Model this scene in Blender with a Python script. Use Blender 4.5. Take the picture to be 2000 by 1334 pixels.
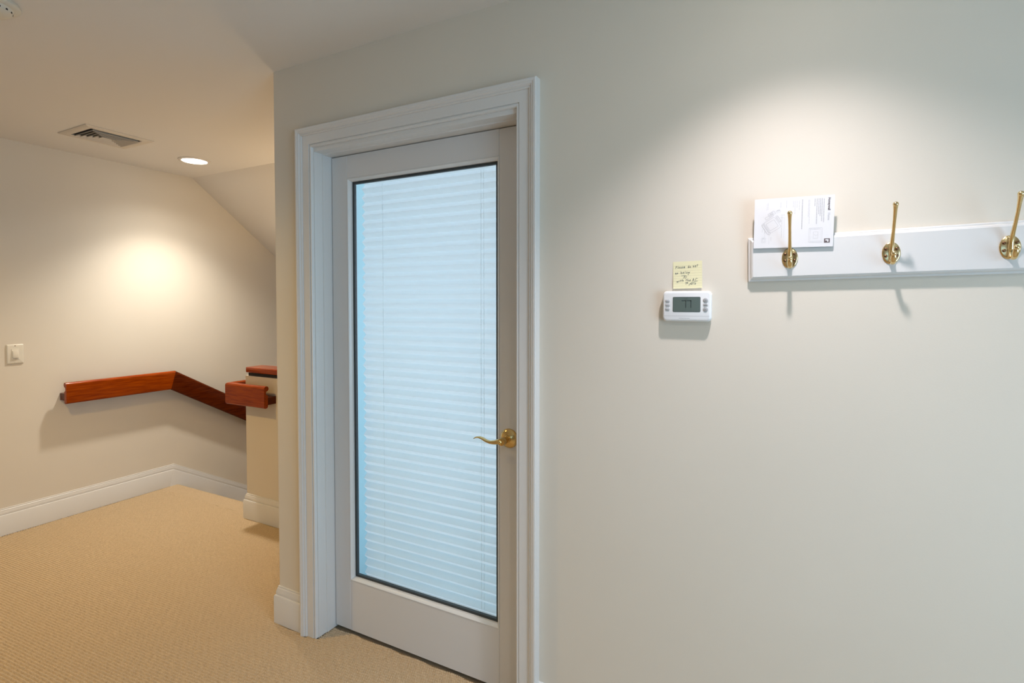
import bpy, bmesh, math, random
import numpy as np
from mathutils import Vector, Matrix
random.seed(7)
for o in list(bpy.data.objects): bpy.data.objects.remove(o)
S = bpy.context.scene
COL = S.collection
R = math.radians

# ------------------------------------------------------------------ camera
CAM_H = 1.41
cam = bpy.data.cameras.new('camera'); camo = bpy.data.objects.new('camera', cam); COL.objects.link(camo)
cam.sensor_width = 36.0; cam.sensor_fit = 'HORIZONTAL'
cam.lens = 1023.05/2000*36.0
cam.shift_y = -47.13/2000
cam.clip_start = 0.02; cam.clip_end = 100
camo.location = (0, 0, CAM_H)
camo.rotation_euler = (R(90)-0.0277, 0, 0.4845)
S.camera = camo

# ------------------------------------------------------------------ world + view
W = bpy.data.worlds.new('sky'); S.world = W; W.use_nodes = True
W.node_tree.nodes['Background'].inputs[0].default_value = (0.45, 0.68, 1.0, 1)
W.node_tree.nodes['Background'].inputs[1].default_value = 1.0
S.view_settings.view_transform = 'Standard'; S.view_settings.look = 'None'
S.view_settings.gamma = 1.0; S.view_settings.use_curve_mapping = False
S.view_settings.exposure = 0.0

# ------------------------------------------------------------------ light levels
WARM = (1.0, 0.84, 0.62)
STAIR = (1.0, 0.935, 0.84)
WALL = (1.0, 0.925, 0.98)
HALL = (1.0, 0.62, 0.17)
UPFILL = (1.0, 0.71, 0.40)  # colour of the added uplight in the stairwell
COOL = (0.575, 0.84, 1.11)
BLUE = (1.0, 0.90, 0.98)
P_STAIR, P_WALL, P_HALL, P_ROOM = 110, 58, 66, 48
P_WIN, P_WIN2, P_BACKROOM, P_WELL, P_UPFILL = 53, 6, 48, 8, 24

def area(name, loc, rot, sx, sy, power, color, parent=None):
    l = bpy.data.lights.new(name, 'AREA'); l.shape = 'RECTANGLE'; l.size = sx; l.size_y = sy
    l.energy = power; l.color = color
    o = bpy.data.objects.new(name, l); COL.objects.link(o); o.location = loc; o.rotation_euler = rot
    return o
# daylight just outside each window of the place
area('daylight', (2.02, -.15, 1.10), (0, R(90), 0), 1.5, 1.7, P_WIN, COOL)
area('daylight', (-0.2, -4.22, 1.35), (R(90), 0, 0), 1.7, 1.5, P_WIN2, COOL)
area('daylight', (-1.05, 3.47, 1.35), (R(-90), 0, 0), 1.3, 1.7, P_BACKROOM, BLUE)
area('daylight', (-2.62, 5.42, -0.45), (R(-90), 0, 0), 0.9, 0.9, P_WELL, (0.5, 0.72, 1.0))

# ------------------------------------------------------------------ helpers
def tag(o, label=None, cat=None, group=None, kind=None):
    if label: o['label'] = label
    if cat: o['category'] = cat
    if group: o['group'] = group
    if kind: o['kind'] = kind
    return o
def mesh(name, vf, mat=None, parent=None, smooth=False, loc=None):
    v, f = vf
    me = bpy.data.meshes.new(name); me.from_pydata([tuple(p) for p in v], [], [tuple(q) for q in f]); me.update()
    bm = bmesh.new(); bm.from_mesh(me); bmesh.ops.recalc_face_normals(bm, faces=bm.faces); bm.to_mesh(me); bm.free()
    o = bpy.data.objects.new(name, me); COL.objects.link(o)
    if mat: me.materials.append(mat)
    if smooth:
        for p in me.polygons: p.use_smooth = True
        if smooth is not True:
            me.set_sharp_from_angle(angle=R(smooth))
    if parent: o.parent = parent
    if loc: o.location = loc
    return o
def empty(name, loc=(0, 0, 0), rot=(0, 0, 0)):
    o = bpy.data.objects.new(name, None); o.empty_display_size = .05; COL.objects.link(o)
    o.location = loc; o.rotation_euler = rot
    return o
def join(*vfs):
    V, F = [], []
    for v, f in vfs:
        n = len(V); V += [tuple(p) for p in v]; F += [tuple(i+n for i in q) for q in f]
    return V, F
def shift(vf, d):
    return [tuple(a+b for a, b in zip(p, d)) for p in vf[0]], vf[1]
def box(x0, x1, y0, y1, z0, z1):
    v = [(x, y, z) for x in (x0, x1) for y in (y0, y1) for z in (z0, z1)]
    f = [(0,1,3,2),(4,6,7,5),(0,4,5,1),(2,3,7,6),(0,2,6,4),(1,5,7,3)]
    return v, f
def bbox(x0, x1, y0, y1, z0, z1, bev, seg=3):
    bm = bmesh.new(); v, f = box(x0, x1, y0, y1, z0, z1)
    bv = [bm.verts.new(p) for p in v]
    for q in f: bm.faces.new([bv[i] for i in q])
    bmesh.ops.recalc_face_normals(bm, faces=bm.faces)
    bmesh.ops.bevel(bm, geom=list(bm.edges), offset=bev, segments=seg, profile=.5, affect='EDGES')
    bm.verts.index_update()
    out = ([tuple(p.co) for p in bm.verts], [tuple(p.index for p in q.verts) for q in bm.faces]); bm.free()
    return out
def sweep(path, prof, n, closed_prof=True, seg=None):
    """profile (a along side, b along n) swept along a polyline with mitred joints; n is fixed.
    returns one (verts, faces) for each segment, or one for all of them joined"""
    n = Vector(n).normalized(); P = [Vector(p) for p in path]
    D = [(P[i+1]-P[i]).normalized() for i in range(len(P)-1)]
    sd = [d.cross(n).normalized() for d in D]
    rings = []
    for i, p in enumerate(P):
        if i == 0: m = sd[0]
        elif i == len(P)-1: m = sd[-1]
        else: m = (sd[i-1]+sd[i])/(1+sd[i-1].dot(sd[i]))
        rings.append([tuple(p+m*a+n*b) for a, b in prof])
    k = len(prof); out = []
    for i in range(len(P)-1):
        v = rings[i]+rings[i+1]
        f = [(j, (j+1) % k, k+(j+1) % k, k+j) for j in range(k)]
        f += [tuple(range(k))[::-1], tuple(range(k, 2*k))]
        out.append((v, f))
    return out
def tube(pts, rad, seg=10, flat=None, caps=True):
    """round bar through pts with a radius per point; flat = (axis, factor per point) squashes it"""
    P = [Vector(p) for p in pts]; rings = []
    up = Vector((1, 0, 0))
    for i, p in enumerate(P):
        t = (P[min(i+1, len(P)-1)]-P[max(i-1, 0)]).normalized()
        a = up-t*up.dot(t)
        if a.length < 1e-4: a = Vector((0, 1, 0))-t*t.y
        a.normalize(); b = t.cross(a)
        r = rad[i] if hasattr(rad, '__len__') else rad
        ra, rb = r if hasattr(r, '__len__') else (r, r)
        rings.append([tuple(p+a*ra*math.cos(2*math.pi*j/seg)+b*rb*math.sin(2*math.pi*j/seg)) for j in range(seg)])
    v = [q for r_ in rings for q in r_]; f = []
    for i in range(len(P)-1):
        for j in range(seg):
            f.append((i*seg+j, i*seg+(j+1) % seg, (i+1)*seg+(j+1) % seg, (i+1)*seg+j))
    if caps: f += [tuple(range(seg))[::-1], tuple(range((len(P)-1)*seg, len(P)*seg))]
    return v, f
def lathe(prof, seg=32, axis='z'):
    v, f = [], []
    for r_, h in prof:
        for j in range(seg):
            c, s_ = math.cos(2*math.pi*j/seg)*r_, math.sin(2*math.pi*j/seg)*r_
            v.append((c, s_, h) if axis == 'z' else (c, -h, s_))
    for i in range(len(prof)-1):
        for j in range(seg):
            f.append((i*seg+j, i*seg+(j+1) % seg, (i+1)*seg+(j+1) % seg, (i+1)*seg+j))
    f += [tuple(range(seg))[::-1], tuple(range((len(prof)-1)*seg, len(prof)*seg))]
    return v, f
def rr_outline(w, h, r_, n=6):
    pts = []
    for cx, cz, a0 in ((w/2-r_, h/2-r_, 0), (-w/2+r_, h/2-r_, 90), (-w/2+r_, -h/2+r_, 180), (w/2-r_, -h/2+r_, 270)):
        for k in range(n+1):
            a = R(a0+90*k/n); pts.append((cx+r_*math.cos(a), cz+r_*math.sin(a)))
    return pts
def loft_rr(w, h, r_, levels, n=6):
    """rounded plate on a wall facing -y: levels are (depth out of the wall, inset)"""
    rings = [[(x, -d, z) for x, z in rr_outline(w-2*i, h-2*i, max(r_-i, .0004), n)] for d, i in levels]
    k = len(rings[0]); v = [p for q in rings for p in q]; f = []
    for a in range(len(rings)-1):
        for j in range(k): f.append((a*k+j, a*k+(j+1) % k, (a+1)*k+(j+1) % k, (a+1)*k+j))
    f += [tuple(range(k))[::-1], tuple(range((len(rings)-1)*k, len(rings)*k))]
    return v, f
def sphere(c, r_, seg=14, rings=9):
    pr = [(max(r_*math.sin(math.pi*i/rings), 1e-5), -r_*math.cos(math.pi*i/rings)) for i in range(rings+1)]
    return shift(lathe(pr, seg), c)
def ribbon(lines, w, y, z0=0.0):
    """flat pen strokes in the x-z plane at depth y"""
    v, f = [], []
    for L in lines:
        for (x0, a0), (x1, a1) in zip(L[:-1], L[1:]):
            d = Vector((x1-x0, a1-a0)); l = d.length
            if l < 1e-7: continue
            d /= l; nx, nz = -d.y*w/2, d.x*w/2; ex, ez = d.x*w*.35, d.y*w*.35
            n = len(v)
            v += [(x0-ex+nx, y, a0-ez+nz), (x0-ex-nx, y, a0-ez-nz), (x1+ex-nx, y, a1+ez-nz), (x1+ex+nx, y, a1+ez+nz)]
            f.append((n, n+1, n+2, n+3))
    return v, f

# ------------------------------------------------------------------ materials
def mat(name, color, rough=.5, metal=0.0, spec=.5, **kw):
    m = bpy.data.materials.new(name); m.use_nodes = True
    b = m.node_tree.nodes['Principled BSDF']
    b.inputs['Base Color'].default_value = (*color, 1); b.inputs['Roughness'].default_value = rough
    b.inputs['Metallic'].default_value = metal; b.inputs['Specular IOR Level'].default_value = spec
    for k, val in kw.items(): b.inputs[k].default_value = val
    return m
def nd(m, t, **kw):
    n = m.node_tree.nodes.new(t)
    for k, val in kw.items():
        if hasattr(n, k): setattr(n, k, val)
        else: n.inputs[k].default_value = val
    return n
def lk(m, a, b): m.node_tree.links.new(a, b)
def bump_noise(m, scale, strength, dist=.002, detail=4):
    b = m.node_tree.nodes['Principled BSDF']; tc = nd(m, 'ShaderNodeTexCoord')
    n = nd(m, 'ShaderNodeTexNoise'); n.inputs['Scale'].default_value = scale; n.inputs['Detail'].default_value = detail
    lk(m, tc.outputs['Object'], n.inputs['Vector'])
    bp = nd(m, 'ShaderNodeBump'); bp.inputs['Strength'].default_value = strength; bp.inputs['Distance'].default_value = dist
    lk(m, n.outputs['Fac'], bp.inputs['Height']); lk(m, bp.outputs['Normal'], b.inputs['Normal'])
    return n, tc
def vary(m, c1, c2, scale, detail=3, stretch=None):
    b = m.node_tree.nodes['Principled BSDF']; tc = nd(m, 'ShaderNodeTexCoord')
    n = nd(m, 'ShaderNodeTexNoise'); n.inputs['Scale'].default_value = scale; n.inputs['Detail'].default_value = detail
    if stretch:
        mp = nd(m, 'ShaderNodeMapping'); mp.inputs['Scale'].default_value = stretch
        lk(m, tc.outputs['Object'], mp.inputs['Vector']); lk(m, mp.outputs['Vector'], n.inputs['Vector'])
    else: lk(m, tc.outputs['Object'], n.inputs['Vector'])
    r_ = nd(m, 'ShaderNodeValToRGB'); r_.color_ramp.elements[0].position = .3; r_.color_ramp.elements[1].position = .7
    r_.color_ramp.elements[0].color = (*c1, 1); r_.color_ramp.elements[1].color = (*c2, 1)
    lk(m, n.outputs['Fac'], r_.inputs['Fac']); lk(m, r_.outputs['Color'], b.inputs['Base Color'])
    return r_
M = {}
M['wall'] = mat('wall_paint', (.72, .655, .55), .62, spec=.35); bump_noise(M['wall'], 260, .10, .0012)
vary(M['wall'], (.71, .645, .54), (.73, .665, .56), 2.2)
M['ceiling'] = mat('ceiling_paint', (.76, .735, .69), .8, spec=.2); bump_noise(M['ceiling'], 300, .10, .001)
M['trim'] = mat('white_trim_paint', (.72, .705, .675), .28); bump_noise(M['trim'], 60, .015, .001)
M['door'] = mat('white_door_paint', (.70, .685, .665), .34); bump_noise(M['door'], 70, .04, .001)
M['backwall'] = mat('pale_back_room_paint', (.46, .70, .77), .8)
M['carpet'] = mat('looped_carpet', (.50, .38, .23), .95, spec=.1)
vary(M['carpet'], (.49, .375, .24), (.61, .47, .305), 210, 2)
M['carpet_flat'] = mat('looped_carpet_flat', (.52, .395, .255), .95, spec=.1); bump_noise(M['carpet_flat'], 220, .6, .004)
def wood(name, c1, c2, stretch, rough=.22):
    m = mat(name, c1, rough); vary(m, c1, c2, 9, 5, stretch)
    b = m.node_tree.nodes['Principled BSDF']; b.inputs['Specular IOR Level'].default_value = .12; b.inputs['Coat Weight'].default_value = .16; b.inputs['Coat Roughness'].default_value = .12
    return m
M['wood_y'] = wood('cherry_wood_along_y', (.20, .024, .0004), (.36, .060, .001), (14, 1.0, 16))
M['wood_shade'] = wood('cherry_wood_shade_tint', (.055, .006, .0006), (.12, .019, .0012), (14, 1.0, 12))  # darker tint paints in the shade on the sloping rail; cleats share it
M['wood_x'] = wood('cherry_wood_along_x', (.20, .024, .0004), (.36, .060, .001), (1.0, 14, 16))
M['brass'] = mat('polished_brass', (.80, .62, .33), .17, 1.0)
M['brass_lever'] = mat('aged_brass', (.72, .50, .20), .16, 1.0)
M['screw'] = mat('bronze_screw', (.20, .11, .06), .35, 1.0)
M['black'] = mat('black_gap_shade', (.006, .006, .006), .7)  # near-black stands in for the shade in gaps
M['gasket'] = mat('dark_glazing_gasket', (.035, .045, .048), .5)
M['plastic'] = mat('white_plastic', (.80, .80, .79), .35)
M['ivory'] = mat('almond_plastic', (.72, .67, .56), .35)
M['detector'] = mat('ivory_detector_plastic', (.66, .62, .52), .45)
M['button'] = mat('grey_rubber_button', (.42, .42, .42), .5)
M['glyph'] = mat('grey_button_print', (.2, .2, .2), .6)
M['lcd'] = mat('grey_green_lcd', (.105, .135, .115), .18)
M['lcd_dark'] = mat('lcd_segment', (.03, .04, .035), .4)
M['lcd_faint'] = mat('lcd_faint_segment', (.075, .095, .082), .4)
M['note'] = mat('yellow_note_paper', (.80, .74, .47), .8, spec=.2)
M['rule'] = mat('note_ruled_line', (.62, .57, .36), .8)
M['ink'] = mat('dark_blue_ink', (.06, .08, .10), .7)
M['paper'] = mat('white_leaflet_paper', (.76, .75, .75), .75, spec=.25)
M['print'] = mat('grey_print', (.60, .59, .59), .8)
M['print_mid'] = mat('mid_grey_print', (.46, .45, .46), .8)
M['print_dark'] = mat('dark_print', (.13, .10, .10), .8)
M['vent'] = mat('ivory_vent_metal', (.66, .60, .51), .5)
M['vent_dark'] = mat('dark_duct', (.02, .018, .015), .9)
M['can_ring'] = mat('white_light_trim', (.72, .68, .62), .45)
m = M['lens'] = mat('lamp_lens', (1, 1, 1), .5)
b = m.node_tree.nodes['Principled BSDF']; b.inputs['Emission Color'].default_value = (1, .93, .82, 1); b.inputs['Emission Strength'].default_value = 14
def glass(name, tint, refl):
    m = bpy.data.materials.new(name); m.use_nodes = True; nt = m.node_tree; nt.nodes.clear()
    o = nt.nodes.new('ShaderNodeOutputMaterial'); t = nt.nodes.new('ShaderNodeBsdfTransparent'); g = nt.nodes.new('ShaderNodeBsdfGlossy')
    mx = nt.nodes.new('ShaderNodeMixShader'); lw = nt.nodes.new('ShaderNodeLayerWeight'); lw.inputs[0].default_value = .12
    pw = nt.nodes.new('ShaderNodeMath'); pw.operation = 'POWER'; pw.inputs[1].default_value = 3.0; nt.links.new(lw.outputs['Facing'], pw.inputs[0])
    fr = nt.nodes.new('ShaderNodeMath'); fr.operation = 'MULTIPLY_ADD'; fr.inputs[1].default_value = .8; fr.inputs[2].default_value = refl; nt.links.new(pw.outputs[0], fr.inputs[0])
    t.inputs[0].default_value = (*tint, 1); g.inputs['Roughness'].default_value = .02
    nt.links.new(fr.outputs[0], mx.inputs[0]); nt.links.new(t.outputs[0], mx.inputs[1]); nt.links.new(g.outputs[0], mx.inputs[2]); nt.links.new(mx.outputs[0], o.inputs[0])
    return m
M['glass'] = glass('clear_glass', (.93, .97, .98), .03)
def fabric():
    m = bpy.data.materials.new('pleated_shade_fabric'); m.use_nodes = True; nt = m.node_tree; nt.nodes.clear()
    o = nt.nodes.new('ShaderNodeOutputMaterial'); d = nt.nodes.new('ShaderNodeBsdfDiffuse'); t = nt.nodes.new('ShaderNodeBsdfTranslucent'); mx = nt.nodes.new('ShaderNodeMixShader')
    d.inputs[0].default_value = (.78, .80, .80, 1); t.inputs[0].default_value = (.80, .84, .84, 1); mx.inputs[0].default_value = .55
    nt.links.new(d.outputs[0], mx.inputs[1]); nt.links.new(t.outputs[0], mx.inputs[2]); nt.links.new(mx.outputs[0], o.inputs[0])
    return m
M['fabric'] = fabric()
M['cord'] = mat('pale_cord', (.72, .80, .83), .8)

# ------------------------------------------------------------------ layout
D = 1.542            # face of the wall with the door
C = 2.402            # ceiling
XL = -4.202          # face of the wall on the stair side
XC = -1.972          # end of the door wall
OL, OR, OT = -1.7305, -0.795, 2.031   # door opening inside the jambs
KY, KX = 2.204, -3.125                # guard wall face and end
Y0 = 2.38            # top stair nosing
SL = .585            # stair slope
XR, YB = 1.9, -4.1   # far right wall and back wall of the room
YF = 5.3             # far wall of the stairwell
ZL = -1.485          # lower landing

# ------------------------------------------------------------------ structure
def struct(name, vf, m, label, cat, parent=None):
    o = mesh(name, vf, m, parent)
    if not parent: tag(o, label, cat, kind='structure')
    return o
WT = .13
wall_front = struct('wall_front', join(box(XC, OL-.02, D, D+WT, -.1, C), box(OL-.02, OR+.02, D, D+WT, OT+.02, C), box(OR+.02, XR, D, D+WT, -.1, C)),
                    M['wall'], 'long beige wall that holds the glazed door and coat hooks', 'wall')
struct('wall_left', box(XL-.12, XL, YB, YF+.1, ZL-.1, C), M['wall'], 'beige wall with the long handrail and light switch', 'wall')
# right wall with its window, back wall with its window
def holed_wall(axis, at, t, a0, a1, z0, z1, h0, h1, k0, k1):
    bs = [(a0, h0, z0, z1), (h1, a1, z0, z1), (h0, h1, z0, k0), (h0, h1, k1, z1)]
    out = []
    for p, q, r_, s_ in bs:
        out.append(box(at, at+t, p, q, r_, s_) if axis == 'x' else box(p, q, at, at+t, r_, s_))
    return join(*out)
struct('wall_right', holed_wall('x', XR, .1, YB, D, -.1, C, -1.0, .7, .35, 1.85), M['wall'], 'beige side wall with a window behind the viewer', 'wall')
struct('wall_back', holed_wall('y', YB-.1, .1, XL-.12, XR+.1, -.1, C, -1.05, .65, .6, 2.1), M['wall'], 'beige wall with a window opposite the coat hooks', 'wall')
def window(name, axis, at, a0, a1, z0, z1, label, depth=.06):
    e = empty(name, ((at, (a0+a1)/2, z0) if axis == 'x' else ((a0+a1)/2, at, z0))); tag(e, label, 'window', kind='structure')
    def bx(p, q, r_, s_, d0, d1):
        if axis == 'x': return box(d0, d1, p-(a0+a1)/2, q-(a0+a1)/2, r_-z0, s_-z0)
        return box(p-(a0+a1)/2, q-(a0+a1)/2, d0, d1, r_-z0, s_-z0)
    w = .05; h = depth/2
    mesh('window_frame', join(bx(a0, a0+w, z0, z1, -h, h), bx(a1-w, a1, z0, z1, -h, h), bx(a0+w, a1-w, z0, z0+w, -h, h), bx(a0+w, a1-w, z1-w, z1, -h, h)), M['trim'], e)
    mid = (z0+z1)/2
    mesh('meeting_rail', bx(a0+w, a1-w, mid-.02, mid+.02, -h, h), M['trim'], e)
    for p, q in ((z0+w, mid-.02), (mid+.02, z1-w)):
        mesh('pane', bx(a0+w, a1-w, p, q, -.002, .002), M['glass'], e)
window('window_1', 'x', XR+.06, -1.0, .7, .35, 1.85, 'white sash window in the side wall')
window('window_2', 'y', YB-.06, -1.05, .65, .6, 2.1, 'white sash window in the wall opposite the hooks')
# floor, stairs, lower landing
fl = struct('floor', join(box(XL, XR, YB, D, -.12, -.0155), box(XL, OL-.02, D, Y0-.02, -.12, -.0155), box(OL-.02, OR+.02, D, D+WT, -.12, -.0155)), M['carpet_flat'],
            'tan looped carpet over the landing in front of the door', 'carpet')
struct('floor_back_room', box(XC+.1, .6, D+WT, 3.4, -.12, -.0155), M['backwall'], 'pale floor of the room behind the glazed door', 'floor')
pg = [(XL, YB), (XR, YB), (XR, D), (.805, D), (-1.8252, .1618), (XL, .9259)]
v = [(x, y, z) for z in (-.0150, -.0035) for x, y in pg]; k = len(pg)
mesh('carpet_field', (v, [tuple(range(k))[::-1], tuple(range(k, 2*k))]+[(j, (j+1) % k, k+(j+1) % k, k+j) for j in range(k)]), M['carpet_flat'], fl)
st = empty('stairs', (KX, Y0, 0)); tag(st, 'carpeted stairs going down beside the handrail wall', 'stairs', kind='structure')
for i in range(9):
    zt = -.165*i; y_a = Y0-.02+.28*(i-1) if i else Y0-.14
    y_b = Y0-.02+.28*i
    if i == 0: z_lo = -.12
    else: z_lo = zt-.12
    prof = [(y_b-.03, zt-.002)]
    n = []
    for k in range(7):
        a = R(90-180*k/6); n.append((y_b+.0+.02*math.cos(a), zt-.022+.02*math.sin(a)))
    pts = [(y_a, zt-.002)]+n+[(y_b, z_lo-.06), (y_a, z_lo-.06)]
    v = [(x-KX, y-Y0, z) for x in (XL, KX if i else KX) for y, z in pts]; k = len(pts)
    f = [tuple(range(k)), tuple(range(k, 2*k))[::-1]]+[(j, (j+1) % k, k+(j+1) % k, k+j) for j in range(k)]
    mesh('step', (v, f), M['carpet_flat'], st)
struct('floor_lower', box(XL, XC, 2.32, YF, ZL-.12, ZL), M['carpet_flat'], 'carpeted lower landing at the foot of the stairs', 'floor')
# guard wall and raking wall beside the stairs, wall behind it
wg = struct('wall_guard', box(KX, XC, KY, KY+.115, -.15, .938), M['wall'], 'low beige guard wall with wooden cap beside stair opening', 'wall')
v = []
for x in (KX, KX+.115):
    v += [(x, KY+.115, -.15-.3), (x, KY+.115, .80), (x, 4.6, .80-SL*(4.6-KY-.115)), (x, 4.6, ZL)]
struct('wall_rake', (v, [(0,1,2,3), (4,7,6,5), (0,4,5,1), (1,5,6,2), (2,6,7,3), (3,7,4,0)]), M['wall'], 'raking low wall running down beside the stairs', 'wall')
struct('wall_side', join(box(XC, XC+.1, D+WT, 3.5, -.12, C), box(XC, XC+.1, 3.5, YF, ZL, C)), M['wall'], 'beige wall running back from the end of the door wall', 'wall')
struct('wall_under', box(KX, XC, 2.32-.02, 2.32, ZL, -.15), M['wall'], 'beige wall face below the landing edge', 'wall')
struct('wall_stairwell', holed_wall('y', YF, .1, XL, XC+.1, ZL, 1.2, -3.1, -2.14, -.95, .05), M['wall'], 'end wall of the stairwell with a low window', 'wall')
window('window_3', 'y', YF+.05, -3.1, -2.14, -.95, .05, 'white window low in the stairwell end wall')
# ceiling
YS = 2.525
struct('ceiling', join(box(XL-.12, XR+.1, YB-.1, D+WT, C, C+.12), box(XL-.12, XC+.1, D+WT, YS, C, C+.12), box(XC+.1, .7, D+WT, 3.5, C, C+.12)), M['ceiling'], 'flat off-white ceiling over hall and landing', 'ceiling')
K = .753; yE = YF+.1; zE = C-K*(yE-YS)
v = [(x, y, z) for x in (XL, XC) for y, z in ((YS, C), (yE, zE), (yE, zE+.15), (YS, C+.12))]
struct('ceiling_slope', (v, [(0,1,2,3), (4,7,6,5), (0,4,5,1), (1,5,6,2), (2,6,7,3), (3,7,4,0)]), M['ceiling'], 'sloping off-white ceiling that drops above the stairs', 'ceiling')
# room behind the glazed door
struct('wall_back_room', join(box(.5, .6, D+WT, 3.4, -.1, C), holed_wall('y', 3.3, .1, XC+.1, .6, -.1, C, -1.7, -.4, .5, 2.2)), M['backwall'], 'pale blue-white wall of the bright room behind the door', 'wall')
struct('wall_back_room_left', box(XC+.1, XC+.11, D+WT, 3.3, -.006, C), M['backwall'], 'pale wall seen through the door glass beside the shade', 'wall')
window('window_4', 'y', 3.35, -1.7, -.4, .5, 2.2, 'white window of the room behind the glazed door')

# baseboards: profile (out of the wall, up)
BASE = [(0, 0), (.018, 0), (.018, .116), (.0155, .122), (.010, .1235), (.0118, .130), (.0105, .140), (.0075, .149), (.0075, .152), (.005, .154), (.005, .161), (0, .162)]
def base_path(name, path, label):
    segs = sweep(path, BASE, (0, 0, 1))
    e = empty(name, path[0]); tag(e, label, 'baseboard', kind='structure')
    for s_ in segs:
        mesh('board', shift(s_, [-c for c in path[0]]), M['trim'], e, 40)
# d x z gives the outward side
base_path('baseboard_front', [(OL-.076, D, 0), (XC, D, 0), (XC, D+WT+.53, 0)][::-1], 'white baseboard wrapping the end of the door wall')
base_path('baseboard_front_right', [(XR, D, 0), (OR+.085, D, 0)][::-1] if False else [(OR+.075, D, 0), (XR, D, 0)], 'white baseboard below the coat hooks')
base_path('baseboard_guard', [(KX, KY+.115, 0), (KX, KY, 0), (XC, KY, 0)], 'white baseboard around the end of the low guard wall')
# left wall: level board and stair skirt in one mitred line (profile measured down from the top edge)
bl = empty('baseboard_left', (XL, 0, 0)); tag(bl, 'white baseboard below the long handrail, bending down the stairs', 'baseboard', kind='structure')
yb = 2.348
prof_top = [(b_-.162, a_) for a_, b_ in BASE]           # (up, out)
pth = [(0, YB, .162), (0, yb, .162), (0, 4.75, .162-SL*(4.75-yb))]
segs = sweep(pth, [(-u, o) for u, o in prof_top], (1, 0, 0))
# side for d=+y, n=+x is -z, so a counts downward
mesh('board', segs[0], M['trim'], bl, 40)
tall = [(u if u > -.15 else -.40, o) for u, o in prof_top]
segs = sweep(pth, [(-u, o) for u, o in tall], (1, 0, 0))
mesh('stair_skirt', segs[1], M['trim'], bl, 40)

# ------------------------------------------------------------------ carpet pile: loops in rows, real relief
def carpet():
    A, pr, pc = R(4.2), .0122, .0092
    st_ = .0028
    xs = np.arange(-4.186, .82, st_); ys = np.arange(.15, 2.36, st_)
    X, Y = np.meshgrid(xs, ys, indexing='ij')
    rng = np.random.default_rng(3)
    def lownoise(scale, amp):
        nx, ny = int((xs[-1]-xs[0])/scale)+3, int((ys[-1]-ys[0])/scale)+3
        g = rng.standard_normal((nx, ny))*amp
        fx = (X-xs[0])/scale; fy = (Y-ys[0])/scale; ix = fx.astype(int); iy = fy.astype(int)
        tx, ty = fx-ix, fy-iy; tx = tx*tx*(3-2*tx); ty = ty*ty*(3-2*ty)
        return (g[ix, iy]*(1-tx)+g[ix+1, iy]*tx)*(1-ty)+(g[ix, iy+1]*(1-tx)+g[ix+1, iy+1]*tx)*ty
    U = X*math.cos(A)+Y*math.sin(A)+lownoise(.04, .0006); V = -X*math.sin(A)+Y*math.cos(A)+lownoise(.09, .0010)+lownoise(.016, .0002)
    row = np.floor(V/pr); fv = V/pr-row
    uo = U+(row % 2)*pc*.5
    colm = np.floor(uo/pc); fu = uo/pc-colm
    h = rng.random((4096,))
    hid = h[((row.astype(np.int64)*73856093) ^ (colm.astype(np.int64)*19349663)) % 4096]
    Z = np.clip(np.sin(np.pi*fv), 0, 1)**.6*(.58+.42*np.clip(np.sin(np.pi*fu), 0, 1)**.6)*(.0132+.0016*hid)-.0125
    Z += lownoise(.25, .0004)
    # keep what lies on the landing and outside the wall ends
    keep = (Y < D+.085) | (X < XC-.0) | ((X < OL-.0) & (Y < D))
    keep &= ~((Y > D-.004) & (X > XC-.02) & (X < OL)) & ~((Y > KY-.012) & (X > KX-.02))
    keep &= ~((Y > D-.016) & (X > OR))
    keep &= (Y-(-.3215*X-.425) > 0) & (Y-(.525*X+1.12) > 0)   # what can come into view, with a margin
    idx = -np.ones(X.shape, np.int64)
    q = keep[:-1, :-1] & keep[1:, :-1] & keep[:-1, 1:] & keep[1:, 1:]
    used = np.zeros(X.shape, bool); used[:-1, :-1] |= q; used[1:, :-1] |= q; used[:-1, 1:] |= q; used[1:, 1:] |= q
    idx[used] = np.arange(used.sum())
    co = np.stack([X[used], Y[used], Z[used]], 1).astype(np.float32)
    fa = np.stack([idx[:-1, :-1][q], idx[1:, :-1][q], idx[1:, 1:][q], idx[:-1, 1:][q]], 1).astype(np.int32)
    me = bpy.data.meshes.new('carpet_pile'); me.vertices.add(len(co)); me.vertices.foreach_set('co', co.ravel())
    me.loops.add(fa.size); me.loops.foreach_set('vertex_index', fa.ravel())
    me.polygons.add(len(fa)); me.polygons.foreach_set('loop_start', np.arange(0, fa.size, 4, dtype=np.int32))
    me.polygons.foreach_set('use_smooth', np.ones(len(fa), bool))
    me.update(calc_edges=True); me.materials.append(M['carpet'])
    o = bpy.data.objects.new('carpet_pile', me); COL.objects.link(o); o.parent = fl; o['kind'] = 'stuff'
    print('carpet quads', len(fa))
carpet()

# ------------------------------------------------------------------ door casing and jamb
tr = empty('trim_1', (0, D, 0)); tag(tr, 'white moulded casing and jamb around the glazed door', 'door frame', kind='structure')
# (a outward from the opening, b out of the wall)
CAS = [(0, 0), (0, .011), (.002, .014), (.007, .0145), (.010, .012), (.0115, .0115), (.012, .016), (.048, .0165), (.0485, .020), (.052, .0225), (.0555, .0215), (.057, .024), (.061, .0275), (.066, .028), (.068, .030), (.075, .0305), (.078, .0285), (.0785, 0)]
il, ir_, it_ = OL-.003, OR+.006, OT+.016
# path up the left side, over and down: with n = -y the side of +z is +z x -y = +x ; go down-left... use the reverse
pth = [(ir_, 0, 0), (ir_, 0, it_), (il, 0, it_), (il, 0, 0)]
segs = sweep(pth, CAS, (0, -1, 0))
for nme, s_ in zip(('casing_leg', 'casing_head', 'casing_leg'), segs): mesh(nme, s_, M['trim'], tr, 35)
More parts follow.
